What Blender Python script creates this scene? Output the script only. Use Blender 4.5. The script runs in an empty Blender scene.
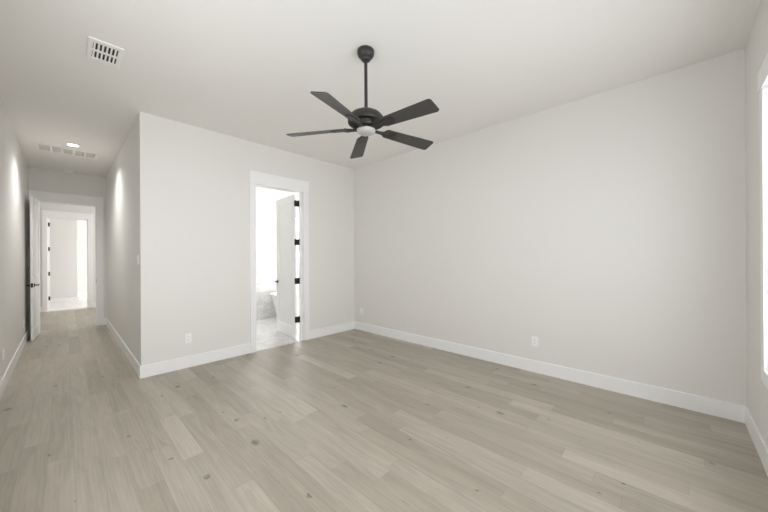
import bpy, bmesh, math, random
from mathutils import Vector, Matrix
R = math.radians
PI = math.pi
scene = bpy.context.scene
C = scene.collection

# ------------------------------------------------------------------ dimensions
H = 3.048                      # ceiling height
XW = 3.214                     # right wall
XL = -1.05                     # left wall
YW = -4.839                    # window wall
YE = 4.107                     # door wall at the end of the hall
YF = 7.35                      # wall with the far doorway
DOOR_H = 2.44

# ------------------------------------------------------------------ camera
cam_data = bpy.data.cameras.new('camera')
cam = bpy.data.objects.new('camera', cam_data)
C.objects.link(cam)
yaw, roll = 0.8110178, 0.0059849
fwd = Vector((math.sin(yaw), math.cos(yaw), 0))
right = Vector((math.cos(yaw), -math.sin(yaw), 0))
up = Vector((0, 0, 1))
r2 = right * math.cos(roll) - up * math.sin(roll)
u2 = right * math.sin(roll) + up * math.cos(roll)
m = Matrix((r2, u2, -fwd)).transposed().to_4x4()
m.translation = Vector((-0.5971, -4.4040, 1.3706))
cam.matrix_world = m
cam_data.sensor_width = 36
cam_data.lens = 303.395 / 768 * 36
cam_data.shift_y = 0.7668 / 768
cam_data.clip_start = 0.05
scene.camera = cam

# ------------------------------------------------------------------ world: bright sky with an added lobe
# even base sky, with a broad bright lobe added outside the windows to light the door wall
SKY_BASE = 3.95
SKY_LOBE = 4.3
LOBE_DIR = Vector((0.10, -1.0, -0.05)).normalized()
world = bpy.data.worlds.new('sky')
scene.world = world
world.use_nodes = True
nt = world.node_tree
nt.nodes.clear()
tc = nt.nodes.new('ShaderNodeTexCoord')
sep = nt.nodes.new('ShaderNodeSeparateXYZ')
gr = nt.nodes.new('ShaderNodeMapRange')
gr.inputs['From Min'].default_value = -0.06
gr.inputs['From Max'].default_value = 0.06
gr.inputs['To Min'].default_value = 1.05
gr.inputs['To Max'].default_value = 1.1
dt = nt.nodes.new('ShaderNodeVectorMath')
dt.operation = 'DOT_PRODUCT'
dt.inputs[1].default_value = LOBE_DIR
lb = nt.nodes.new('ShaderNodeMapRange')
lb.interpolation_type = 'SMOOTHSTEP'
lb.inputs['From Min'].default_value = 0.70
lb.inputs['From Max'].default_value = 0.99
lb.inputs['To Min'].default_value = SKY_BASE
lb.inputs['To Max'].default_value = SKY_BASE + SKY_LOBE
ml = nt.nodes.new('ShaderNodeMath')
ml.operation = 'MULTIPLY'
bg = nt.nodes.new('ShaderNodeBackground')
bg.inputs['Color'].default_value = (0.97, 0.985, 1.0, 1)
wo = nt.nodes.new('ShaderNodeOutputWorld')
nt.links.new(tc.outputs['Generated'], sep.inputs[0])
nt.links.new(sep.outputs['Z'], gr.inputs['Value'])
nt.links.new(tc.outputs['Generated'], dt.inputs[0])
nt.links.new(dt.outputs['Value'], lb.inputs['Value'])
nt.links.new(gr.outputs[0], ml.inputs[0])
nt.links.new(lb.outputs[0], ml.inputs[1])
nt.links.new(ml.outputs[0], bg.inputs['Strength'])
nt.links.new(bg.outputs[0], wo.inputs[0])


def area_light(name, loc, rot, sx, sy, power=0, portal=False, color=(1, 1, 1)):
    d = bpy.data.lights.new(name, 'AREA')
    d.shape = 'RECTANGLE'
    d.size, d.size_y = sx, sy
    d.energy = power
    d.color = color
    d.cycles.is_portal = portal
    o = bpy.data.objects.new(name, d)
    C.objects.link(o)
    o.location = loc
    o.rotation_euler = rot
    return o


# window wall x ranges; all but the first are unseen, added for brightness
WIN_Z = (0.64, 2.42)
WINDOWS = [(1.48, 2.447), (0.38, 1.34), (-0.72, 0.24)]
for x0, x1 in WINDOWS:
    area_light('sky_portal', ((x0 + x1) / 2, YW - 0.18, sum(WIN_Z) / 2), (R(90), 0, 0), x1 - x0, WIN_Z[1] - WIN_Z[0], portal=True)
# unseen left-wall window, added to brighten the right wall and floor: y range
ADDED_LWIN = (-4.10, -1.95)
area_light('sky_portal', (XL - 0.16, sum(ADDED_LWIN) / 2, sum(WIN_Z) / 2), (0, R(-90), 0), WIN_Z[1] - WIN_Z[0], ADDED_LWIN[1] - ADDED_LWIN[0], portal=True)
# daylight entering the bathroom window; unseen fill lamps added in foyer and far room
area_light('bathroom_daylight', (3.30, 2.2 + 0.20, 1.62), (R(-90), 0, 0), 1.1, 1.5, 112)
area_light('foyer_fill', (1.9, 5.75, 1.6), (0, R(90), 0), 1.8, 1.4, 50)
area_light('far_room_fill', (2.6, 9.0, 1.5), (0, R(90), 0), 2.0, 2.6, 88)

scene.view_settings.view_transform = 'Standard'
scene.view_settings.look = 'None'
scene.view_settings.gamma = 1
scene.view_settings.use_curve_mapping = False
scene.view_settings.exposure = -0.07
try:
    scene.cycles.use_denoising = True
    scene.cycles.max_bounces = 14
    scene.cycles.diffuse_bounces = 10
    scene.cycles.caustics_reflective = False
    scene.cycles.caustics_refractive = False
    scene.cycles.sample_clamp_indirect = 6
except Exception:
    pass


# ------------------------------------------------------------------ materials
def new_mat(name, color, rough=0.5, metal=0.0, spec=0.5):
    mt = bpy.data.materials.new(name)
    mt.use_nodes = True
    b = mt.node_tree.nodes['Principled BSDF']
    b.inputs['Base Color'].default_value = (*color, 1)
    b.inputs['Roughness'].default_value = rough
    b.inputs['Metallic'].default_value = metal
    b.inputs['Specular IOR Level'].default_value = spec
    return mt


class NG:
    """Tiny helper for node graphs."""
    def __init__(self, mt):
        self.t = mt.node_tree
        self.b = self.t.nodes['Principled BSDF']

    def n(self, kind, **kw):
        nd = self.t.nodes.new(kind)
        for k, v in kw.items():
            setattr(nd, k, v)
        return nd

    def l(self, a, b):
        self.t.links.new(a, b)

    def math(self, op, a, b=None, c=None):
        nd = self.n('ShaderNodeMath', operation=op)
        for i, v in enumerate((a, b, c)):
            if v is None:
                continue
            if isinstance(v, (int, float)):
                nd.inputs[i].default_value = v
            else:
                self.l(v, nd.inputs[i])
        return nd.outputs[0]


def paint(name, color, rough, bump=0.03, scale=260):
    mt = new_mat(name, color, rough, spec=0.35)
    g = NG(mt)
    t = g.n('ShaderNodeTexCoord')
    nz = g.n('ShaderNodeTexNoise')
    nz.inputs['Scale'].default_value = scale
    nz.inputs['Detail'].default_value = 3
    bp = g.n('ShaderNodeBump')
    bp.inputs['Strength'].default_value = bump
    bp.inputs['Distance'].default_value = 0.002
    g.l(t.outputs['Object'], nz.inputs['Vector'])
    g.l(nz.outputs['Fac'], bp.inputs['Height'])
    g.l(bp.outputs[0], g.b.inputs['Normal'])
    return mt


WALL = paint('greige_wall_paint', (0.76, 0.75, 0.73), 0.55)
CEIL = paint('ceiling_paint', (0.83, 0.82, 0.80), 0.85)
BATHPAINT = paint('white_bathroom_paint', (0.82, 0.82, 0.815), 0.6)
TRIM = new_mat('white_trim_enamel', (0.87, 0.875, 0.88), 0.35)
DOORM = new_mat('white_door_enamel', (0.85, 0.85, 0.85), 0.38)
PLAST = new_mat('white_plastic', (0.87, 0.87, 0.86), 0.35)
SLOT = new_mat('dark_slot', (0.03, 0.03, 0.03), 0.7)
BLACK = new_mat('matte_black_hardware', (0.022, 0.021, 0.020), 0.42, 0.3)
FANB = new_mat('charcoal_fan_metal', (0.030, 0.029, 0.027), 0.42, 0.2)
PORC = new_mat('white_acrylic', (0.86, 0.86, 0.85), 0.15)
VINYL = new_mat('white_vinyl', (0.80, 0.80, 0.80), 0.4)
CHROME = new_mat('chrome', (0.7, 0.7, 0.7), 0.15, 1.0)
VENTM = new_mat('white_vent_metal', (0.86, 0.855, 0.835), 0.45)
DUCT_SHADE = new_mat('duct_shade', (0.05, 0.05, 0.05), 0.8)
FILTER = new_mat('filter_cloth', (0.80, 0.795, 0.77), 0.9)
LENS = new_mat('frosted_fan_lens', (0.43, 0.425, 0.41), 0.5)
EXTR = new_mat('outer_cladding', (0.6, 0.59, 0.57), 0.8)

GLOW = bpy.data.materials.new('downlight_glow')
GLOW.use_nodes = True
_b = GLOW.node_tree.nodes['Principled BSDF']
_b.inputs['Emission Color'].default_value = (1, 0.97, 0.92, 1)
_b.inputs['Emission Strength'].default_value = 14

GLASS = bpy.data.materials.new('window_glass')
GLASS.use_nodes = True
_t = GLASS.node_tree
_t.nodes.clear()
_tr = _t.nodes.new('ShaderNodeBsdfTransparent')
_gl = _t.nodes.new('ShaderNodeBsdfGlossy')
_gl.inputs['Roughness'].default_value = 0.02
_mx = _t.nodes.new('ShaderNodeMixShader')
_mx.inputs[0].default_value = 0.07
_o = _t.nodes.new('ShaderNodeOutputMaterial')
_t.links.new(_tr.outputs[0], _mx.inputs[1])
_t.links.new(_gl.outputs[0], _mx.inputs[2])
_t.links.new(_mx.outputs[0], _o.inputs[0])


def wood_floor():
    mt = new_mat('pale_oak_planks', (0.4, 0.36, 0.3), 0.42, spec=0.4)
    g = NG(mt)
    PW = 0.1265
    t = g.n('ShaderNodeTexCoord')
    s = g.n('ShaderNodeSeparateXYZ')
    g.l(t.outputs['Object'], s.inputs[0])
    xr = g.math('DIVIDE', g.math('ADD', s.outputs['X'], 19.659), PW)
    row = g.math('FLOOR', xr)
    fx = g.math('FRACT', xr)
    w1 = g.n('ShaderNodeTexWhiteNoise', noise_dimensions='1D')
    g.l(row, w1.inputs['W'])
    # planks of a row share a length; rows differ
    ln = g.math('MULTIPLY_ADD', w1.outputs['Value'], 0.8, 0.75)
    w2 = g.n('ShaderNodeTexWhiteNoise', noise_dimensions='1D')
    g.l(g.math('ADD', row, 71.3), w2.inputs['W'])
    yr = g.math('DIVIDE', g.math('ADD', g.math('MULTIPLY_ADD', w2.outputs['Value'], 4.0, 20.0), s.outputs['Y']), ln)
    col = g.math('FLOOR', yr)
    fy = g.math('FRACT', yr)
    cb = g.n('ShaderNodeCombineXYZ')
    g.l(row, cb.inputs[0])
    g.l(col, cb.inputs[1])
    w3 = g.n('ShaderNodeTexWhiteNoise', noise_dimensions='2D')
    g.l(cb.outputs[0], w3.inputs['Vector'])
    sc3 = g.n('ShaderNodeSeparateColor')
    g.l(w3.outputs['Color'], sc3.inputs[0])
    # per plank tone
    rp = g.n('ShaderNodeValToRGB')
    el = rp.color_ramp.elements
    el[0].position = 0.0
    el[0].color = (0.352, 0.318, 0.262, 1)
    el[1].position = 1.0
    el[1].color = (0.480, 0.440, 0.374, 1)
    a = el.new(0.45)
    a.color = (0.400, 0.364, 0.303, 1)
    a = el.new(0.85)
    a.color = (0.425, 0.389, 0.329, 1)
    g.l(w3.outputs['Value'], rp.inputs['Fac'])
    # grain coordinates shifted per plank
    cv = g.n('ShaderNodeCombineXYZ')
    g.l(g.math('ADD', s.outputs['X'], g.math('MULTIPLY', sc3.outputs[0], 37.0)), cv.inputs[0])
    g.l(g.math('ADD', g.math('MULTIPLY', s.outputs['Y'], 0.10), g.math('MULTIPLY', sc3.outputs[1], 53.0)), cv.inputs[1])
    g.l(g.math('MULTIPLY', sc3.outputs[2], 11.0), cv.inputs[2])
    n1 = g.n('ShaderNodeTexNoise')
    n1.inputs['Scale'].default_value = 95
    n1.inputs['Detail'].default_value = 5
    n1.inputs['Roughness'].default_value = 0.6
    n1.inputs['Distortion'].default_value = 0.6
    g.l(cv.outputs[0], n1.inputs['Vector'])
    n2 = g.n('ShaderNodeTexNoise')
    n2.inputs['Scale'].default_value = 13
    n2.inputs['Detail'].default_value = 4
    n2.inputs['Distortion'].default_value = 1.6
    g.l(cv.outputs[0], n2.inputs['Vector'])
    # cathedral rings
    wv = g.n('ShaderNodeTexWave', wave_type='BANDS', bands_direction='X')
    wv.inputs['Scale'].default_value = 14
    wv.inputs['Distortion'].default_value = 9
    wv.inputs['Detail'].default_value = 2
    wv.inputs['Detail Scale'].default_value = 0.9
    g.l(cv.outputs[0], wv.inputs['Vector'])
    grain = g.math('ADD', g.math('MULTIPLY', g.math('SUBTRACT', n1.outputs['Fac'], 0.5), 0.20),
                   g.math('MULTIPLY', g.math('SUBTRACT', n2.outputs['Fac'], 0.5), 0.50))
    grain = g.math('ADD', grain, g.math('MULTIPLY', g.math('SUBTRACT', wv.outputs['Fac'], 0.5), 0.055))
    # knots: sparse voronoi cells, slightly stretched along the plank
    kv = g.n('ShaderNodeCombineXYZ')
    g.l(g.math('ADD', s.outputs['X'], g.math('MULTIPLY', row, 7.13)), kv.inputs[0])
    g.l(g.math('MULTIPLY', s.outputs['Y'], 0.62), kv.inputs[1])
    vo = g.n('ShaderNodeTexVoronoi', voronoi_dimensions='2D')
    vo.inputs['Scale'].default_value = 3.0
    g.l(kv.outputs[0], vo.inputs['Vector'])
    vs = g.n('ShaderNodeSeparateColor')
    g.l(vo.outputs['Color'], vs.inputs[0])
    nk = g.n('ShaderNodeTexNoise')
    nk.inputs['Scale'].default_value = 60
    g.l(kv.outputs[0], nk.inputs['Vector'])
    dist = g.math('ADD', vo.outputs['Distance'], g.math('MULTIPLY', g.math('SUBTRACT', nk.outputs['Fac'], 0.5), 0.13))
    size = g.math('MULTIPLY_ADD', g.math('POWER', vs.outputs[1], 2.0), 0.075, 0.014)
    kn = g.n('ShaderNodeMapRange', interpolation_type='SMOOTHSTEP')
    g.l(dist, kn.inputs['Value'])
    g.l(g.math('MULTIPLY', size, 0.25), kn.inputs['From Min'])
    g.l(g.math('MULTIPLY', size, 1.25), kn.inputs['From Max'])
    kn.inputs['To Min'].default_value = 1
    kn.inputs['To Max'].default_value = 0
    knot = g.math('MULTIPLY', kn.outputs[0], g.math('GREATER_THAN', vs.outputs[0], 0.35))
    # joints between planks
    ex = g.math('MINIMUM', fx, g.math('SUBTRACT', 1.0, fx))
    ex = g.math('MULTIPLY', ex, PW)
    ey = g.math('MULTIPLY', g.math('MINIMUM', fy, g.math('SUBTRACT', 1.0, fy)), ln)
    gap = g.n('ShaderNodeMapRange')
    g.l(g.math('MINIMUM', ex, ey), gap.inputs['Value'])
    gap.inputs['From Min'].default_value = 0.0006
    gap.inputs['From Max'].default_value = 0.0022
    gap.inputs['To Min'].default_value = 0.84
    gap.inputs['To Max'].default_value = 1.0
    # combine
    k = g.math('ADD', 1.0, grain)
    k = g.math('MULTIPLY', k, gap.outputs[0])
    k = g.math('MULTIPLY', k, g.math('SUBTRACT', 1.0, g.math('MULTIPLY', knot, 0.48)))
    mx = g.n('ShaderNodeVectorMath', operation='SCALE')
    g.l(rp.outputs['Color'], mx.inputs[0])
    g.l(k, mx.inputs['Scale'])
    g.l(mx.outputs[0], g.b.inputs['Base Color'])
    g.l(g.math('MULTIPLY_ADD', n1.outputs['Fac'], 0.14, 0.36), g.b.inputs['Roughness'])
    bp = g.n('ShaderNodeBump')
    bp.inputs['Strength'].default_value = 0.12
    bp.inputs['Distance'].default_value = 0.001
    g.l(g.math('MULTIPLY', k, 1.0), bp.inputs['Height'])
    g.l(bp.outputs[0], g.b.inputs['Normal'])
    return mt


def marble(name, axes, tw, th, base=(0.80, 0.795, 0.785), vein=(0.60, 0.60, 0.595), rough=0.25):
    """veined marble-look tiles; axes = the two object axes the tiles run along"""
    mt = new_mat(name, base, rough)
    g = NG(mt)
    t = g.n('ShaderNodeTexCoord')
    s = g.n('ShaderNodeSeparateXYZ')
    g.l(t.outputs['Object'], s.inputs[0])
    u = g.math('DIVIDE', g.math('ADD', s.outputs[axes[0]], 10), tw)
    v = g.math('DIVIDE', g.math('ADD', s.outputs[axes[1]], 10), th)
    v0 = g.math('FLOOR', v)
    u = g.math('ADD', u, g.math('MULTIPLY', v0, 0.5))
    cb = g.n('ShaderNodeCombineXYZ')
    g.l(g.math('FLOOR', u), cb.inputs[0])
    g.l(v0, cb.inputs[1])
    wn = g.n('ShaderNodeTexWhiteNoise', noise_dimensions='2D')
    g.l(cb.outputs[0], wn.inputs['Vector'])
    off = g.n('ShaderNodeVectorMath', operation='MULTIPLY_ADD')
    g.l(wn.outputs['Color'], off.inputs[0])
    off.inputs[1].default_value = (9, 9, 9)
    g.l(t.outputs['Object'], off.inputs[2])
    st = g.n('ShaderNodeVectorMath', operation='MULTIPLY')
    g.l(off.outputs[0], st.inputs[0])
    st.inputs[1].default_value = (1.0, 1.0, 2.4)
    nz = g.n('ShaderNodeTexNoise')
    nz.inputs['Scale'].default_value = 3.2
    nz.inputs['Detail'].default_value = 6
    nz.inputs['Distortion'].default_value = 1.2
    g.l(st.outputs[0], nz.inputs['Vector'])
    d = g.math('ABSOLUTE', g.math('SUBTRACT', nz.outputs['Fac'], 0.5))
    vn = g.n('ShaderNodeMapRange', interpolation_type='SMOOTHSTEP')
    g.l(d, vn.inputs['Value'])
    vn.inputs['From Max'].default_value = 0.10
    vn.inputs['To Min'].default_value = 1
    vn.inputs['To Max'].default_value = 0
    mix = g.n('ShaderNodeMix', data_type='RGBA')
    mix.inputs[6].default_value = (*base, 1)
    mix.inputs[7].default_value = (*vein, 1)
    g.l(g.math('MULTIPLY', vn.outputs[0], 0.75), mix.inputs[0])
    fu, fv = g.math('FRACT', u), g.math('FRACT', v)
    eu = g.math('MULTIPLY', g.math('MINIMUM', fu, g.math('SUBTRACT', 1.0, fu)), tw)
    ev = g.math('MULTIPLY', g.math('MINIMUM', fv, g.math('SUBTRACT', 1.0, fv)), th)
    gr = g.math('GREATER_THAN', g.math('MINIMUM', eu, ev), 0.002)
    m2 = g.n('ShaderNodeMix', data_type='RGBA')
    m2.inputs[6].default_value = (0.62, 0.62, 0.61, 1)
    g.l(mix.outputs[2], m2.inputs[7])
    g.l(gr, m2.inputs[0])
    g.l(m2.outputs[2], g.b.inputs['Base Color'])
    return mt


def blade_wood():
    mt = new_mat('charcoal_fan_blade', (0.05, 0.048, 0.045), 0.46)
    g = NG(mt)
    t = g.n('ShaderNodeTexCoord')
    mp = g.n('ShaderNodeMapping')
    mp.inputs['Scale'].default_value = (3, 60, 10)
    nz = g.n('ShaderNodeTexNoise')
    nz.inputs['Scale'].default_value = 2
    nz.inputs['Detail'].default_value = 4
    rp = g.n('ShaderNodeValToRGB')
    rp.color_ramp.elements[0].position = 0.3
    rp.color_ramp.elements[0].color = (0.038, 0.036, 0.033, 1)
    rp.color_ramp.elements[1].position = 0.75
    rp.color_ramp.elements[1].color = (0.062, 0.059, 0.054, 1)
    g.l(t.outputs['Object'], mp.inputs[0])
    g.l(mp.outputs[0], nz.inputs['Vector'])
    g.l(nz.outputs['Fac'], rp.inputs['Fac'])
    g.l(rp.outputs[0], g.b.inputs['Base Color'])
    return mt


WOOD = wood_floor()
BATHFLOOR = marble('marble_floor_tile', (0, 1), 0.6, 0.6, base=(0.76, 0.755, 0.745), vein=(0.62, 0.615, 0.605))
BATHTILE = marble('marble_wall_tile', (0, 2), 0.6, 0.3, base=(0.76, 0.76, 0.755), vein=(0.58, 0.58, 0.575))
BLADE = blade_wood()


# ------------------------------------------------------------------ mesh helpers
def add_box(bm, x0, x1, y0, y1, z0, z1, bev=0.0, mat=None):
    vs = [bm.verts.new((x, y, z)) for x in (x0, x1) for y in (y0, y1) for z in (z0, z1)]
    if mat is not None:
        for v in vs:
            v.co = mat @ v.co
    q = [(0, 1, 3, 2), (4, 6, 7, 5), (0, 4, 5, 1), (2, 3, 7, 6), (0, 2, 6, 4), (1, 5, 7, 3)]
    fs = [bm.faces.new([vs[i] for i in f]) for f in q]
    if bev > 0:
        es = list({ed for f in fs for ed in f.edges})
        bmesh.ops.bevel(bm, geom=es, offset=bev, segments=2, affect='EDGES', profile=0.6)


def add_lathe(bm, prof, seg=40, mat=None):
    """prof: list of (r, z); revolved about z"""
    rings = []
    for r, z in prof:
        if r < 1e-6:
            rings.append([bm.verts.new((0, 0, z))])
        else:
            rings.append([bm.verts.new((r * math.cos(2 * PI * i / seg), r * math.sin(2 * PI * i / seg), z)) for i in range(seg)])
    if mat is not None:
        for rg in rings:
            for v in rg:
                v.co = mat @ v.co
    for a, b in zip(rings, rings[1:]):
        for i in range(seg):
            j = (i + 1) % seg
            if len(a) == 1 and len(b) == 1:
                continue
            if len(a) == 1:
                bm.faces.new((a[0], b[i], b[j]))
            elif len(b) == 1:
                bm.faces.new((a[i], a[j], b[0]))
            else:
                bm.faces.new((a[i], a[j], b[j], b[i]))


def add_prism(bm, pts, z0, z1, mat=None):
    lo = [bm.verts.new((x, y, z0)) for x, y in pts]
    hi = [bm.verts.new((x, y, z1)) for x, y in pts]
    if mat is not None:
        for v in lo + hi:
            v.co = mat @ v.co
    n = len(pts)
    bm.faces.new(lo[::-1])
    bm.faces.new(hi)
    for i in range(n):
        j = (i + 1) % n
        bm.faces.new((lo[i], lo[j], hi[j], hi[i]))


def add_tube(bm, path, rad, seg=12):
    """tube through 3-D points; rad a number or a list"""
    n = len(path)
    path = [Vector(p) for p in path]
    rings = []
    for i, p in enumerate(path):
        d = (path[min(i + 1, n - 1)] - path[max(i - 1, 0)]).normalized()
        ref = Vector((0, 0, 1)) if abs(d.z) < 0.9 else Vector((1, 0, 0))
        a = d.cross(ref).normalized()
        b = d.cross(a)
        rr = rad[i] if isinstance(rad, (list, tuple)) else rad
        rings.append([bm.verts.new(p + a * rr * math.cos(2 * PI * k / seg) + b * rr * math.sin(2 * PI * k / seg)) for k in range(seg)])
    for a, b in zip(rings, rings[1:]):
        for k in range(seg):
            j = (k + 1) % seg
            bm.faces.new((a[k], a[j], b[j], b[k]))
    bm.faces.new(rings[0][::-1])
    bm.faces.new(rings[-1])


def obj(name, bm, mat, parent=None, smooth=None):
    bmesh.ops.recalc_face_normals(bm, faces=bm.faces[:])
    me = bpy.data.meshes.new(name)
    bm.to_mesh(me)
    bm.free()
    me.materials.append(mat)
    if smooth is not None:
        for p in me.polygons:
            p.use_smooth = True
        try:
            me.set_sharp_from_angle(angle=R(smooth))
        except Exception:
            pass
    o = bpy.data.objects.new(name, me)
    C.objects.link(o)
    if parent is not None:
        o.parent = parent
    return o


def empty(name, loc, rot=(0, 0, 0)):
    o = bpy.data.objects.new(name, None)
    o.empty_display_size = 0.1
    C.objects.link(o)
    o.location = loc
    o.rotation_euler = rot
    return o


def tag(o, label, cat, group=None):
    o['label'] = label
    o['category'] = cat
    if group:
        o['group'] = group
    return o


def struct(name, bm, mat, parent=None, smooth=None):
    o = obj(name, bm, mat, parent, smooth)
    if parent is None:
        o['kind'] = 'structure'
    return o


def copy_tree(o, parent=None):
    c = o.copy()
    C.objects.link(c)
    if parent is not None:
        c.parent = parent
    for ch in list(o.children):
        copy_tree(ch, c)
    return c


def wall_boxes(bm, axis, a0, a1, t0, t1, holes=(), z0=0.0, z1=H):
    """wall along axis ('x' or 'y') from a0 to a1, thickness t0..t1; holes = (b0, b1, hz0, hz1) sorted"""
    def bx(p0, p1, q0, q1):
        if p1 - p0 < 1e-5 or q1 - q0 < 1e-5:
            return
        if axis == 'x':
            add_box(bm, p0, p1, t0, t1, q0, q1)
        else:
            add_box(bm, t0, t1, p0, p1, q0, q1)
    cur = a0
    for b0, b1, h0, h1 in sorted(holes):
        bx(cur, b0, z0, z1)
        bx(b0, b1, z0, h0)
        bx(b0, b1, h1, z1)
        cur = b1
    bx(cur, a1, z0, z1)


# ------------------------------------------------------------------ structure
T = 0.14
BD0, BD1 = 1.325, 2.11              # bathroom doorway
HD0, HD1 = -0.955, -0.152           # doorway at the end of the hall
FD0, FD1 = -0.905, -0.157           # far doorway
BX1, BY1 = 4.20, 2.20               # bathroom extents
VX0, VX1 = -2.2, 1.9                # foyer between the two doorways
FX0, FX1 = -2.2, 2.6                # far room

bm = bmesh.new()
add_box(bm, XL, XW, YW, 0.0, -0.06, 0)
add_box(bm, BD0 - 0.02, BD1 + 0.02, 0.0, 0.02, -0.06, 0)
add_box(bm, XL, 0.0, 0.0, YE, -0.06, 0)
add_box(bm, HD0 - 0.02, HD1 + 0.02, YE, YE + 0.12, -0.06, 0)
add_box(bm, VX0, VX1, YE + 0.12, YF, -0.06, 0)
struct('floor', bm, WOOD)
bm = bmesh.new()
add_box(bm, BD0 - 0.02, BD1 + 0.02, 0.02, T, -0.06, 0.001)
add_box(bm, T, BX1, T, BY1, -0.06, 0.001)
struct('floor_bathroom', bm, BATHFLOOR)
bm = bmesh.new()
add_box(bm, FD0 - 0.02, FD1 + 0.02, YF, YF + 0.12, -0.06, 0.001)
add_box(bm, FX0, FX1, YF + 0.12, 11.15, -0.06, 0.001)
struct('floor_far_room', bm, BATHFLOOR)
bm = bmesh.new()
add_box(bm, -2.5, 4.5, YW - 0.2, 11.4, H, H + 0.12)
struct('ceiling', bm, CEIL)

bm = bmesh.new()
wall_boxes(bm, 'x', 0.0, XW + T, 0.0, T, [(BD0 - 0.02, BD1 + 0.02, 0.0, DOOR_H + 0.02)])
struct('wall_back', bm, WALL)
bm = bmesh.new()
wall_boxes(bm, 'y', YW - 0.16, 0.0, XW, XW + T)
struct('wall_right', bm, WALL)
bm = bmesh.new()
wall_boxes(bm, 'x', XL - T, XW, YW - 0.16, YW, [(a - 0.02, b + 0.02, WIN_Z[0] - 0.02, WIN_Z[1] + 0.02) for a, b in WINDOWS])
struct('wall_front', bm, WALL)
bm = bmesh.new()
wall_boxes(bm, 'y', YW, YE, XL - T, XL, [(ADDED_LWIN[0] - 0.02, ADDED_LWIN[1] + 0.02, WIN_Z[0] - 0.02, WIN_Z[1] + 0.02)])
struct('wall_left', bm, WALL)
bm = bmesh.new()
wall_boxes(bm, 'y', T, YE + 0.12, 0.0, T)
struct('wall_hall_right', bm, WALL)
bm = bmesh.new()
wall_boxes(bm, 'x', VX0, 0.0, YE, YE + 0.12, [(HD0 - 0.02, HD1 + 0.02, 0.0, DOOR_H + 0.02)])
wall_boxes(bm, 'x', T, VX1, YE, YE + 0.12)
struct('wall_hall_end', bm, WALL)
bm = bmesh.new()
wall_boxes(bm, 'x', FX0, FX1, YF, YF + 0.12, [(FD0 - 0.02, FD1 + 0.02, 0.0, DOOR_H + 0.02)])
struct('wall_foyer', bm, WALL)
bm = bmesh.new()
wall_boxes(bm, 'y', YE, YF, VX0 - T, VX0)
wall_boxes(bm, 'y', YF, 11.15, FX0 - T, FX0)
struct('wall_foyer_left', bm, WALL)
bm = bmesh.new()
wall_boxes(bm, 'y', YE, YF, VX1 + 0.02, VX1 + 0.02 + T)
struct('wall_foyer_right', bm, WALL)
bm = bmesh.new()
wall_boxes(bm, 'x', FX0, -0.32, 9.42, 9.56)
wall_boxes(bm, 'y', 9.56, 11.15, -0.46, -0.32)
struct('wall_far_room', bm, WALL)
bm = bmesh.new()
wall_boxes(bm, 'x', -0.32, FX1, 11.15, 11.29)
struct('wall_far_end', bm, WALL)
bm = bmesh.new()
wall_boxes(bm, 'y', YF + 0.12, 11.15, FX1 + 0.02, FX1 + 0.16)
struct('wall_far_right', bm, WALL)
# bathroom shell
BWIN = (2.75, 3.85, 0.95, 2.40)
bm = bmesh.new()
wall_boxes(bm, 'x', T, BX1 + T, BY1, BY1 + T, [(BWIN[0] - 0.02, BWIN[1] + 0.02, BWIN[2] - 0.02, BWIN[3] + 0.02)])
struct('wall_bathroom_back', bm, BATHPAINT)
bm = bmesh.new()
wall_boxes(bm, 'y', T, BY1, BX1, BX1 + T)
wall_boxes(bm, 'x', XW + T, BX1 + T, 0.0, T)
struct('wall_bathroom_right', bm, BATHPAINT)
bm = bmesh.new()
add_box(bm, T, BWIN[0] - 0.03, BY1 - 0.012, BY1, 0, 1.26, 0.002)
add_box(bm, BWIN[0] - 0.03, BX1, BY1 - 0.012, BY1, 0, 0.9, 0.002)
struct('trim_bathroom_wainscot', bm, BATHTILE)


# baseboards
def baseboard(name, runs):
    bm = bmesh.new()
    for ax, a0, a1, face, sgn in runs:
        d0, d1 = sorted((face, face + sgn * 0.014))
        if ax == 'x':
            add_box(bm, a0, a1, d0, d1, 0, 0.14, 0.0025)
        else:
            add_box(bm, d0, d1, a0, a1, 0, 0.14, 0.0025)
    return struct(name, bm, TRIM)


baseboard('baseboard_back', [('x', -0.014, 1.24, 0.0, -1), ('x', 2.204, XW, 0.0, -1)])
baseboard('baseboard_right', [('y', YW, -0.014, XW, -1)])
baseboard('baseboard_front', [('x', XL, XW - 0.014, YW, 1)])
baseboard('baseboard_left', [('y', YW + 0.014, YE, XL, 1)])
baseboard('baseboard_hall_right', [('y', 0.0, YE, 0.0, -1)])
baseboard('baseboard_hall_end', [('x', -0.046, -0.014, YE, -1)])
baseboard('baseboard_foyer', [('x', -0.06, VX1, YF, -1), ('x', VX0, -1.0, YF, -1)])
baseboard('baseboard_far_room', [('x', FX0, -0.306, 9.42, -1), ('y', 9.42, 11.15, -0.32, 1)])
baseboard('baseboard_far_end', [('x', -0.306, FX1, 11.15, -1)])


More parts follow.
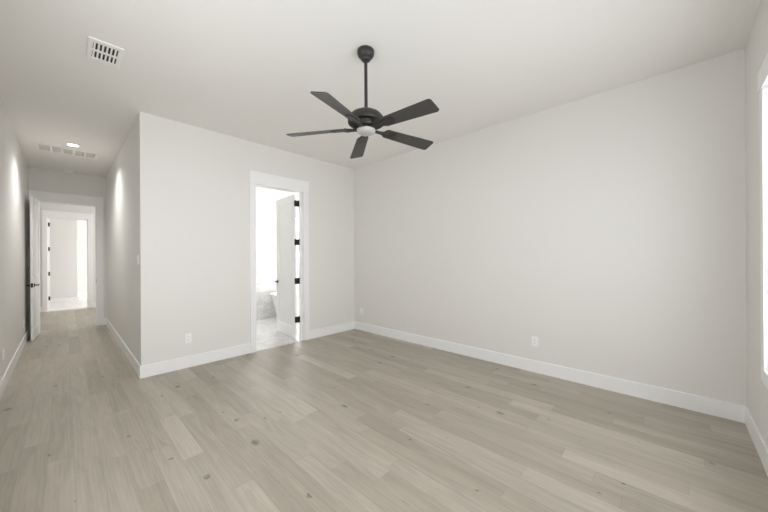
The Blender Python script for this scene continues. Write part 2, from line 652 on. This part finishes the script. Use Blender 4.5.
# door casings: flat side casings, taller head board, jamb lining and stop
def casing(name, x0, x1, face, depth, left=0.09, right=0.09, sides=(-1, 1), stop_y=None):
    bm = bmesh.new()
    j = 0.02
    # jamb lining
    add_box(bm, x0 - j, x0, face, face + depth, 0, DOOR_H, 0.0015)
    add_box(bm, x1, x1 + j, face, face + depth, 0, DOOR_H, 0.0015)
    add_box(bm, x0 - j, x1 + j, face, face + depth, DOOR_H, DOOR_H + j, 0.0015)
    # stop
    if stop_y is not None:
        add_box(bm, x0, x0 + 0.011, stop_y, stop_y + 0.034, 0, DOOR_H, 0.001)
        add_box(bm, x1 - 0.011, x1, stop_y, stop_y + 0.034, 0, DOOR_H, 0.001)
        add_box(bm, x0, x1, stop_y, stop_y + 0.034, DOOR_H - 0.011, DOOR_H, 0.001)
    for s in sides:
        y0, y1 = (face - 0.018, face) if s < 0 else (face + depth, face + depth + 0.018)
        add_box(bm, x0 - left, x0 - 0.004, y0, y1, 0, DOOR_H + 0.004, 0.002)
        add_box(bm, x1 + 0.004, x1 + right, y0, y1, 0, DOOR_H + 0.004, 0.002)
        y0, y1 = (face - 0.024, face) if s < 0 else (face + depth, face + depth + 0.024)
        add_box(bm, x0 - left - 0.005, x1 + right + 0.005, y0, y1, DOOR_H + 0.004, DOOR_H + 0.184, 0.002)
    return struct(name, bm, TRIM)


t1 = casing('trim_1', BD0, BD1, 0.0, T, 0.088, 0.098, stop_y=0.06)
t2 = casing('trim_2', HD0, HD1, YE, 0.12, 0.088, 0.106, stop_y=YE + 0.045)
t3 = casing('trim_3', FD0, FD1, YF, 0.12, 0.09, 0.10, stop_y=YF + 0.04)
# strike plates on the latch jambs
bm = bmesh.new()
add_box(bm, HD1 - 0.002, HD1 + 0.001, YE + 0.008, YE + 0.036, 0.88, 0.95, 0.0005)
sp = obj('strike_plate', bm, BLACK, t2)
sp['label'] = 'black strike plate'
bm = bmesh.new()
add_box(bm, BD0 - 0.001, BD0 + 0.002, T - 0.036, T - 0.008, 0.88, 0.95, 0.0005)
sp = obj('strike_plate', bm, BLACK, t1)
sp['label'] = 'black strike plate'


# ------------------------------------------------------------------ windows
def window(idx, x0, x1, z0, z1, yin, s, wall_t, with_casing=True):
    """window in a wall along x: yin = inner face, s = outward direction in y"""
    def yy(a, b):
        return tuple(sorted((yin + s * a, yin + s * b)))
    bm = bmesh.new()
    f0, f1 = yy(0.075, 0.145)
    fw = 0.05
    # vinyl frame with meeting rail (single hung)
    add_box(bm, x0, x0 + fw, f0, f1, z0, z1, 0.003)
    add_box(bm, x1 - fw, x1, f0, f1, z0, z1, 0.003)
    add_box(bm, x0 + fw, x1 - fw, f0, f1, z0, z0 + fw, 0.003)
    add_box(bm, x0 + fw, x1 - fw, f0, f1, z1 - fw, z1, 0.003)
    zm = (z0 + z1) / 2
    g0, g1 = yy(0.085, 0.125)
    add_box(bm, x0 + fw, x1 - fw, g0, g1, zm - 0.022, zm + 0.022, 0.003)
    w = struct('window_%d' % idx, bm, VINYL)
    for a, b in ((z0 + fw, zm - 0.022), (zm + 0.022, z1 - fw)):
        bm = bmesh.new()
        p0, p1 = yy(0.103, 0.109)
        add_box(bm, x0 + fw, x1 - fw, p0, p1, a, b)
        obj('pane', bm, GLASS, w)
    # jamb extensions around the opening
    bm = bmesh.new()
    j0, j1 = yy(0.0, wall_t)
    add_box(bm, x0 - 0.02, x0, j0, j1, z0 - 0.02, z1 + 0.02)
    add_box(bm, x1, x1 + 0.02, j0, j1, z0 - 0.02, z1 + 0.02)
    add_box(bm, x0, x1, j0, j1, z1, z1 + 0.02)
    add_box(bm, x0, x1, j0, j1, z0 - 0.02, z0)
    obj('jamb', bm, TRIM, w)
    if with_casing:
        bm = bmesh.new()
        c0, c1 = yy(-0.018, 0.0)
        cw = 0.088
        add_box(bm, x0 - cw, x0 - 0.004, c0, c1, z0 - 0.09, z1 + 0.004, 0.002)
        add_box(bm, x1 + 0.004, x1 + cw, c0, c1, z0 - 0.09, z1 + 0.004, 0.002)
        add_box(bm, x0 - 0.004, x1 + 0.004, c0, c1, z0 - 0.09, z0 - 0.004, 0.002)
        c0, c1 = yy(-0.024, 0.0)
        add_box(bm, x0 - cw - 0.005, x1 + cw + 0.005, c0, c1, z1 + 0.004, z1 + 0.135, 0.002)
        obj('casing', bm, TRIM, w)
    return w


for i, (x0, x1) in enumerate(WINDOWS):
    window(i + 1, x0, x1, WIN_Z[0], WIN_Z[1], YW, -1, 0.16)  # past the first, these are unseen windows added for even daylight
lw = (ADDED_LWIN[1] - ADDED_LWIN[0]) / 2
added_w4 = window(4, -lw, lw, WIN_Z[0], WIN_Z[1], 0.0, 1, T)  # added unseen window that lets in extra daylight
added_w4.location = (XL, sum(ADDED_LWIN) / 2, 0)
added_w4.rotation_euler = (0, 0, R(90))
window(5, BWIN[0], BWIN[1], BWIN[2], BWIN[3], BY1, 1, T, False)


# ------------------------------------------------------------------ doors
def shaker_door(name, w, h=2.425, t=0.035, rail_z=(0.20, 0.93, 1.10)):
    """leaf: hinge edge at x=0, extends +x, thickness y 0..t; rails at the given heights"""
    bm = bmesh.new()
    st = 0.115
    zb = 0.012
    zb2, zl, zl2 = rail_z
    zt = h - 0.12
    add_box(bm, 0, st, 0, t, zb, h, 0.0015)
    add_box(bm, w - st, w, 0, t, zb, h, 0.0015)
    add_box(bm, st, w - st, 0, t, zb, zb2, 0.001)
    add_box(bm, st, w - st, 0, t, zl, zl2, 0.001)
    add_box(bm, st, w - st, 0, t, zt, h, 0.001)
    for a, b in ((zb2, zl), (zl2, zt)):
        add_box(bm, st - 0.004, w - st + 0.004, 0.011, t - 0.011, a - 0.004, b + 0.004)
    return struct(name, bm, DOORM)


def lever_handle(door, x, z, t, flip=1):
    """rosettes and levers on both faces; levers point towards the hinge"""
    bm = bmesh.new()
    for s in (-1, 1):
        y = 0 if s < 0 else t
        mt_ = Matrix.Translation((x, y, z)) @ Matrix.Rotation(R(90) * s * -1, 4, 'X')
        add_lathe(bm, [(0, -0.002), (0.030, -0.002), (0.030, 0.006), (0.027, 0.009), (0.012, 0.010), (0.0095, 0.012), (0.0095, 0.045), (0, 0.045)], 28, mt_)
    hd = obj('door_handle', bm, BLACK, door, smooth=35)
    hd['label'] = 'matte black lever handle'
    for s in (-1, 1):
        bm = bmesh.new()
        y = (0 if s < 0 else t) + s * 0.045
        add_tube(bm, [(x + 0.010, y, z), (x, y + s * 0.002, z), (x - 0.03, y + s * 0.004, z), (x - 0.075, y + s * 0.003, z), (x - 0.115, y, z)],
                 [0.008, 0.0105, 0.0095, 0.0085, 0.0075], 12)
        obj('lever', bm, BLACK, hd, smooth=40)
    return hd


# bathroom door: hinged on the right jamb, swung into the bathroom
ang = R(84.6)
d1 = shaker_door('door_1', 0.775)
d1.location = (2.031, 0.148, 0)
d1.rotation_euler = (0, 0, ang)
# leaf thickness must lie towards -x of the jamb: local +y is to the left, so shift it over
d1.data.transform(Matrix.Translation((0, -0.036, 0)))
hd = lever_handle(d1, 0.775 - 0.065, 0.93, 0.035)
hd.data.transform(Matrix.Translation((0, -0.036, 0)))
for ch in hd.children:
    ch.data.transform(Matrix.Translation((0, -0.036, 0)))
inv1 = (Matrix.Translation(d1.location) @ Matrix.Rotation(ang, 4, 'Z')).inverted()
for zc in (2.27, 1.625, 0.975, 0.33):
    bm = bmesh.new()
    add_box(bm, BD1 - 0.003, BD1 + 0.0005, 0.104, 0.141, zc - 0.05, zc + 0.05, 0.0008, inv1)        # leaf on the jamb
    add_box(bm, 2.034, 2.072, 0.1445, 0.1485, zc - 0.05, zc + 0.05, 0.0008, inv1)                     # leaf on the door edge
    add_tube(bm, [inv1 @ Vector((2.090, 0.146, zc - 0.052)), inv1 @ Vector((2.090, 0.146, zc + 0.052))], 0.0085, 12)
    add_box(bm, 2.070, BD1, 0.1435, 0.1465, zc - 0.05, zc + 0.05, 0.0, inv1)
    h = obj('hinge', bm, BLACK, d1)
    h['label'] = 'black butt hinge'

# door at the end of the hall: hinged on the left jamb, swung back along the left wall
d2 = shaker_door('door_2', 0.79)
d2.location = (-0.912, YE - 0.026, 0)
ang2 = R(-93.0)
d2.rotation_euler = (0, 0, ang2)
d2.data.transform(Matrix.Translation((0, -0.036, 0)))
hd = lever_handle(d2, 0.79 - 0.065, 0.93, 0.035)
hd.data.transform(Matrix.Translation((0, -0.036, 0)))
for ch in hd.children:
    ch.data.transform(Matrix.Translation((0, -0.036, 0)))
bm = bmesh.new()
add_box(bm, 0.7895, 0.7915, -0.036 + 0.005, -0.036 + 0.030, 0.895, 0.965, 0.0005)
pl = obj('latch_plate', bm, BLACK, d2)
pl['label'] = 'black latch plate'
for zc in (2.27, 1.625, 0.975, 0.33):
    bm = bmesh.new()
    add_box(bm, -0.002, 0.0005, -0.036, -0.006, zc - 0.05, zc + 0.05, 0.0004)
    add_tube(bm, [(-0.003, -0.040, zc - 0.05), (-0.003, -0.040, zc + 0.05)], 0.006, 12)
    h = obj('hinge', bm, BLACK, d2)
    h['label'] = 'black butt hinge'

# far door: hinged on the left jamb, swung into the far room
d3 = shaker_door('door_3', 0.735)
d3.location = (FD0 + 0.042, YF + 0.128, 0)
ang3 = R(99)
d3.rotation_euler = (0, 0, ang3)
hd = lever_handle(d3, 0.735 - 0.065, 0.93, 0.035)
inv3 = (Matrix.Translation(d3.location) @ Matrix.Rotation(ang3, 4, 'Z')).inverted()
for zc in (2.27, 1.625, 0.975, 0.33):
    bm = bmesh.new()
    add_box(bm, FD0 - 0.0005, FD0 + 0.003, YF + 0.082, YF + 0.121, zc - 0.05, zc + 0.05, 0.0006, inv3)       # leaf on the jamb
    add_box(bm, -0.004, 0.001, 0.001, 0.034, zc - 0.05, zc + 0.05, 0.0006)      # leaf on the door edge
    add_tube(bm, [inv3 @ Vector((FD0 + 0.004, YF + 0.124, zc - 0.052)), inv3 @ Vector((FD0 + 0.004, YF + 0.124, zc + 0.052))], 0.008, 12)
    h = obj('hinge', bm, BLACK, d3)
    h['label'] = 'black butt hinge'


# ------------------------------------------------------------------ freestanding bathtub
def bathtub():
    root = empty('bathtub', (3.14, 1.64, 0.001))
    tag(root, 'white freestanding bathtub with tapered sides, half hidden behind the open bathroom door', 'bathtub')
    seg = 64

    def ring(bm, a, b, z, p=2.6):
        out = []
        for i in range(seg):
            t = 2 * PI * i / seg
            c, s = math.cos(t), math.sin(t)
            x = a * math.copysign(abs(c) ** (2 / p), c)
            y = b * math.copysign(abs(s) ** (2 / p), s)
            out.append(bm.verts.new((x, y, z)))
        return out
    bm = bmesh.new()
    prof = [(0.60, 0.27, 0.0), (0.615, 0.28, 0.02), (0.64, 0.295, 0.15), (0.68, 0.325, 0.33), (0.725, 0.36, 0.50), (0.755, 0.385, 0.575), (0.76, 0.39, 0.588), (0.752, 0.383, 0.597),
            (0.735, 0.367, 0.597), (0.725, 0.357, 0.590), (0.69, 0.325, 0.50), (0.63, 0.285, 0.30), (0.56, 0.24, 0.18), (0.48, 0.19, 0.15)]
    rings = [ring(bm, *q) for q in prof]
    for r0, r1 in zip(rings, rings[1:]):
        for i in range(seg):
            j = (i + 1) % seg
            bm.faces.new((r0[i], r0[j], r1[j], r1[i]))
    bm.faces.new(rings[0][::-1])
    bm.faces.new(rings[-1])
    obj('tub_shell', bm, PORC, root, smooth=50)
    bm = bmesh.new()
    add_lathe(bm, [(0, 0.150), (0.035, 0.150), (0.035, 0.154), (0.028, 0.157), (0, 0.157)], 24)
    dr = obj('drain', bm, CHROME, root, smooth=40)
    dr['label'] = 'chrome drain'
    return root


bathtub()


# ------------------------------------------------------------------ ceiling fan
def ceiling_fan():
    root = empty('ceiling_fan', (1.097, -2.603, H))
    tag(root, 'charcoal five-blade ceiling fan with white lens hanging on a rod from the bedroom ceiling', 'ceiling fan')
    # z measured from the ceiling
    bm = bmesh.new()
    add_lathe(bm, [(0, 0), (0.066, 0), (0.069, -0.006), (0.069, -0.024), (0.064, -0.042), (0.053, -0.057), (0.043, -0.064), (0.039, -0.067), (0.039, -0.074), (0.033, -0.082), (0.022, -0.087), (0.014, -0.088), (0, -0.088)], 40)
    obj('canopy', bm, FANB, root, smooth=50)
    bm = bmesh.new()
    add_lathe(bm, [(0, -0.08), (0.0135, -0.08), (0.0135, -0.50), (0, -0.50)], 20)
    obj('downrod', bm, FANB, root, smooth=50)
    bm = bmesh.new()
    # motor housing: shallow dome flaring to a wide rim, then a narrower drum
    add_lathe(bm, [(0, -0.478), (0.018, -0.478), (0.020, -0.490), (0.050, -0.494), (0.090, -0.504), (0.120, -0.521), (0.139, -0.544), (0.148, -0.568), (0.149, -0.588), (0.145, -0.594),
                   (0.138, -0.592), (0.128, -0.580), (0.100, -0.572), (0.066, -0.574), (0.060, -0.582), (0.060, -0.604), (0.056, -0.610), (0, -0.610)], 56)
    obj('motor_housing', bm, FANB, root, smooth=40)
    bm = bmesh.new()
    add_lathe(bm, [(0, -0.606), (0.048, -0.606), (0.050, -0.612), (0.050, -0.630), (0.064, -0.636), (0.073, -0.640), (0.074, -0.648), (0, -0.648)], 48)
    obj('light_fitter', bm, FANB, root, smooth=40)
    bm = bmesh.new()
    add_lathe(bm, [(0.0750, -0.645), (0.0755, -0.651), (0.073, -0.661), (0.064, -0.671), (0.047, -0.679), (0.025, -0.683), (0, -0.684)], 48)
    ln = obj('light_lens', bm, LENS, root, smooth=60)
    ln['label'] = 'frosted white lens'
    zb = -0.629
    phase = R(-16.2)

    # one blade: rounded-corner plank, pitched about its length
    def blade_mesh():
        bm = bmesh.new()
        r0, r1 = 0.168, 0.655
        w0, w1 = 0.052, 0.068
        pts = []

        def arc(cx, cy, rr, a0, a1, n=6):
            for i in range(n + 1):
                a = R(a0 + (a1 - a0) * i / n)
                pts.append((cx + rr * math.cos(a), cy + rr * math.sin(a)))
        arc(r0 + 0.030, -w0 + 0.030, 0.030, 180, 270)
        arc(r1 - 0.022, -w1 + 0.022, 0.022, 270, 360)
        arc(r1 - 0.022, w1 - 0.022, 0.022, 0, 90)
        arc(r0 + 0.030, w0 - 0.030, 0.030, 90, 180)
        mt_ = Matrix.Translation((0, 0, zb)) @ Matrix.Rotation(R(2.7), 4, 'Y') @ Matrix.Rotation(R(-14), 4, 'X')
        add_prism(bm, pts, -0.003, 0.003, mt_)
        return bm

    def iron_mesh():
        bm = bmesh.new()
        mt_ = Matrix.Translation((0, 0, zb)) @ Matrix.Rotation(R(2.7), 4, 'Y') @ Matrix.Rotation(R(-14), 4, 'X')
        # shield plate under the blade, rounded at both ends
        pts = []
        for i in range(17):
            a = PI / 2 + PI * i / 16
            pts.append((0.182 + 0.034 * math.cos(a), 0.034 * math.sin(a)))
        for i in range(17):
            a = -PI / 2 + PI * i / 16
            pts.append((0.262 + 0.034 * math.cos(a), 0.034 * math.sin(a)))
        add_prism(bm, pts, -0.010, -0.003, mt_)
        # flat waisted arm from the flywheel to the plate, with two raised ribs
        arm = [(0.052, -0.026), (0.085, -0.017), (0.120, -0.014), (0.150, -0.020), (0.176, -0.030), (0.176, 0.030), (0.150, 0.020), (0.120, 0.014), (0.085, 0.017), (0.052, 0.026)]
        add_prism(bm, arm, zb - 0.016, zb - 0.006)
        for s in (-1, 1):
            add_tube(bm, [(0.056, s * 0.019, zb - 0.012), (0.090, s * 0.012, zb - 0.014), (0.125, s * 0.011, zb - 0.015), (0.160, s * 0.019, zb - 0.015), (0.200, s * 0.022, zb - 0.016 - s * 0.005)],
                     [0.007, 0.007, 0.007, 0.007, 0.004], 10)
        for x, y in ((0.215, 0.0), (0.255, 0.018), (0.255, -0.018)):
            add_lathe(bm, [(0, -0.012), (0.004, -0.0115), (0.006, -0.009), (0, -0.009)], 12, mt_ @ Matrix.Translation((x, y, 0)))
        return bm
    first = None
    for k in range(5):
        if first is None:
            b = obj('blade', blade_mesh(), BLADE, root)
            ir = obj('blade_iron', iron_mesh(), FANB, b, smooth=40)
            first = (b, ir)
        else:
            b = first[0].copy()
            C.objects.link(b)
            ir = first[1].copy()
            C.objects.link(ir)
            ir.parent = b
            b.parent = root
        b.rotation_euler = (0, 0, phase + k * R(72))
    return root


ceiling_fan()


# ------------------------------------------------------------------ ceiling fittings
def supply_register():
    root = empty('air_register', (-0.364, -1.053, H))
    tag(root, 'small white louvred air register on the bedroom ceiling, nearest the camera', 'vent')
    hx, hy = 0.103, 0.172
    ix, iy = 0.074, 0.125
    bm = bmesh.new()
    z0, z1 = -0.010, 0.0
    add_box(bm, -hx, -ix, -hy, hy, z0, z1, 0.003)
    add_box(bm, ix, hx, -hy, hy, z0, z1, 0.003)
    add_box(bm, -ix, ix, -hy, -iy, z0, z1, 0.003)
    add_box(bm, -ix, ix, iy, hy, z0, z1, 0.003)
    add_box(bm, -ix, ix, -0.011, 0.011, z0, z1, 0.001)
    obj('frame', bm, VENTM, root)
    bm = bmesh.new()
    add_box(bm, -ix, ix, -iy, iy, -0.001, 0.0)  # dark plate stands in for duct shade; the ceiling has no hole
    bk = obj('duct_shade_plate', bm, DUCT_SHADE, root)
    bk['label'] = 'dark plate painted as the shade inside the duct'
    n = 6
    for side in (-1, 1):
        for k in range(n):
            x = -ix + (k + 0.5) * 2 * ix / n
            bm = bmesh.new()
            y0, y1 = (0.011, iy) if side > 0 else (-iy, -0.011)
            mt_ = Matrix.Translation((x - 0.003, 0, -0.0060)) @ Matrix.Rotation(R(-30), 4, 'Y')
            add_box(bm, -0.0072, 0.0072, y0, y1, -0.0008, 0.0008, 0, mt_)
            obj('louver', bm, VENTM, root)
    return root


supply_register()


def return_grille():
    root = empty('return_air_grille', (-0.55, 2.425, H))
    tag(root, 'wide white return air grille on the hall ceiling beyond the downlight', 'vent')
    hx, hy = 0.335, 0.185
    b = 0.03
    bm = bmesh.new()
    add_box(bm, -hx, -hx + b, -hy, hy, -0.010, 0, 0.003)
    add_box(bm, hx - b, hx, -hy, hy, -0.010, 0, 0.003)
    add_box(bm, -hx + b, hx - b, -hy, -hy + b, -0.010, 0, 0.003)
    add_box(bm, -hx + b, hx - b, hy - b, hy, -0.010, 0, 0.003)
    w = 2 * (hx - b)
    for k in range(1, 5):
        x = -hx + b + w * k / 5
        add_box(bm, x - 0.012, x + 0.012, -hy + b, hy - b, -0.010, -0.001, 0.001)
    obj('frame', bm, VENTM, root)
    bm = bmesh.new()
    add_box(bm, -hx + b, hx - b, -hy + b, hy - b, -0.0015, 0)
    fl = obj('filter', bm, FILTER, root)
    fl['label'] = 'grey filter cloth'
    n = 14
    for k in range(n):
        y = -hy + b + (k + 0.5) * 2 * (hy - b) / n
        bm = bmesh.new()
        mt_ = Matrix.Translation((0, y, -0.0055)) @ Matrix.Rotation(R(35), 4, 'X')
        add_box(bm, -hx + b, hx - b, -0.005, 0.005, -0.0006, 0.0006, 0, mt_)
        obj('louver', bm, VENTM, root)
    return root


return_grille()


def downlight():
    root = empty('recessed_downlight', (-0.505, 2.005, H))
    tag(root, 'small round recessed downlight glowing on the hall ceiling', 'ceiling light')
    bm = bmesh.new()
    add_lathe(bm, [(0.056, 0.0), (0.080, 0.0), (0.080, -0.003), (0.074, -0.006), (0.060, -0.005), (0.056, -0.003), (0.056, 0.0)], 40)
    obj('trim_ring', bm, PLAST, root, smooth=40)
    bm = bmesh.new()
    add_lathe(bm, [(0, -0.001), (0.057, -0.001), (0.057, -0.0035), (0, -0.0035)], 40)
    ln = obj('lens', bm, GLOW, root)
    ln['label'] = 'glowing lens'
    d = bpy.data.lights.new('downlight_beam', 'SPOT')
    d.energy = 88
    d.spot_size = R(140)
    d.spot_blend = 0.85
    d.shadow_soft_size = 0.05
    d.color = (1, 0.985, 0.96)
    o = bpy.data.objects.new('downlight_beam', d)
    C.objects.link(o)
    o.parent = root
    o.location = (0, 0, -0.02)
    return root


downlight()


def smoke_detector():
    root = empty('smoke_detector', (-0.535, 3.95, H))
    tag(root, 'round white smoke detector on the ceiling at the far end of the hall', 'smoke detector')
    bm = bmesh.new()
    add_lathe(bm, [(0, 0), (0.066, 0), (0.068, -0.006), (0.066, -0.016), (0.060, -0.018)], 36)
    obj('base', bm, PLAST, root, smooth=40)
    bm = bmesh.new()
    add_lathe(bm, [(0.060, -0.016), (0.062, -0.028), (0.054, -0.044), (0.036, -0.051), (0.0, -0.052)], 36)
    obj('cover', bm, PLAST, root, smooth=40)
    bm = bmesh.new()
    add_lathe(bm, [(0, -0.049), (0.012, -0.049), (0.012, -0.0545), (0, -0.055)], 20, Matrix.Translation((0.012, -0.012, 0)))
    obj('test_button', bm, VENTM, root)
    return root


smoke_detector()


# ------------------------------------------------------------------ outlets and switch
# local frame: plate in the x-z plane, outward normal -y
def outlet(name, loc, rz, label, group, duplex=True):
    root = empty(name, loc, (0, 0, rz))
    tag(root, label, 'outlet', group)
    bm = bmesh.new()
    add_box(bm, -0.036, 0.036, -0.006, 0.0, -0.058, 0.058, 0.0025)
    obj('cover_plate', bm, PLAST, root)
    if duplex:
        for s in (-1, 1):
            bm = bmesh.new()
            zc = s * 0.0195
            pts = []
            for i in range(24):
                a = 2 * PI * i / 24
                pts.append((0.0172 * math.cos(a), max(-0.0138, min(0.0138, 0.0172 * math.sin(a)))))
            add_prism(bm, pts, 0.005, 0.0085, Matrix.Translation((0, 0, zc)) @ Matrix.Rotation(R(90), 4, 'X'))
            rc = obj('receptacle', bm, PLAST, root)
            bm = bmesh.new()
            add_box(bm, -0.0078, -0.0056, -0.0088, -0.008, zc - 0.003, zc + 0.006)
            add_box(bm, 0.0056, 0.0078, -0.0088, -0.008, zc - 0.002, zc + 0.005)
            add_box(bm, -0.002, 0.002, -0.0088, -0.008, zc - 0.0095, zc - 0.0055)
            sl = obj('slot', bm, SLOT, rc)
            sl['label'] = 'dark slots'
        bm = bmesh.new()
        add_lathe(bm, [(0, 0.0), (0.003, 0.0), (0.003, 0.0068), (0, 0.0072)], 12, Matrix.Rotation(R(90), 4, 'X'))
        obj('screw', bm, VENTM, root)
    else:
        bm = bmesh.new()
        add_box(bm, -0.0168, 0.0168, -0.0082, -0.004, -0.0335, 0.0335, 0.001)
        rc = obj('receptacle', bm, PLAST, root)
        bm = bmesh.new()
        bm.free()
        for zc in (-0.018, 0.018):
            bm = bmesh.new()
            add_box(bm, -0.0072, -0.0052, -0.0085, -0.008, zc - 0.002, zc + 0.006)
            add_box(bm, 0.0052, 0.0072, -0.0085, -0.008, zc - 0.001, zc + 0.005)
            add_box(bm, -0.0018, 0.0018, -0.0085, -0.008, zc - 0.0085, zc - 0.005)
            sl = obj('slot', bm, SLOT, rc)
            sl['label'] = 'dark slots'
    return root


G = 'wall outlets'
outlet('wall_outlet', (0.465, 0.0, 0.365), 0, 'white duplex outlet on the wall left of the bathroom doorway', G)
outlet('wall_outlet', (XW, -0.200, 0.360), R(-90), 'white outlet on the right-hand wall close to the far room corner', G, False)
outlet('wall_outlet', (XW, -3.228, 0.362), R(-90), 'white outlet alone in the middle of the long right-hand wall', G, False)
outlet('wall_outlet', (XL, 0.735, 0.368), R(90), 'white outlet on the left hall wall, at the very left edge of the photo', G, False)
outlet('wall_outlet', (XL, 2.955, 0.360), R(90), 'white outlet low on the left hall wall just before the open door', G, False)

sw = empty('light_switch', (0.0, 0.150, 1.355), (0, 0, R(-90)))
tag(sw, 'white two-rocker light switch on the hall wall just round the corner', 'light switch')
bm = bmesh.new()
add_box(bm, -0.058, 0.058, -0.006, 0.0, -0.058, 0.058, 0.0025)
obj('cover_plate', bm, PLAST, sw)
for s in (-1, 1):
    bm = bmesh.new()
    mt_ = Matrix.Translation((s * 0.023, -0.006, 0)) @ Matrix.Rotation(R(4), 4, 'X')
    add_box(bm, -0.0165, 0.0165, -0.004, 0.002, -0.0335, 0.0335, 0.001, mt_)
    obj('rocker', bm, PLAST, sw)
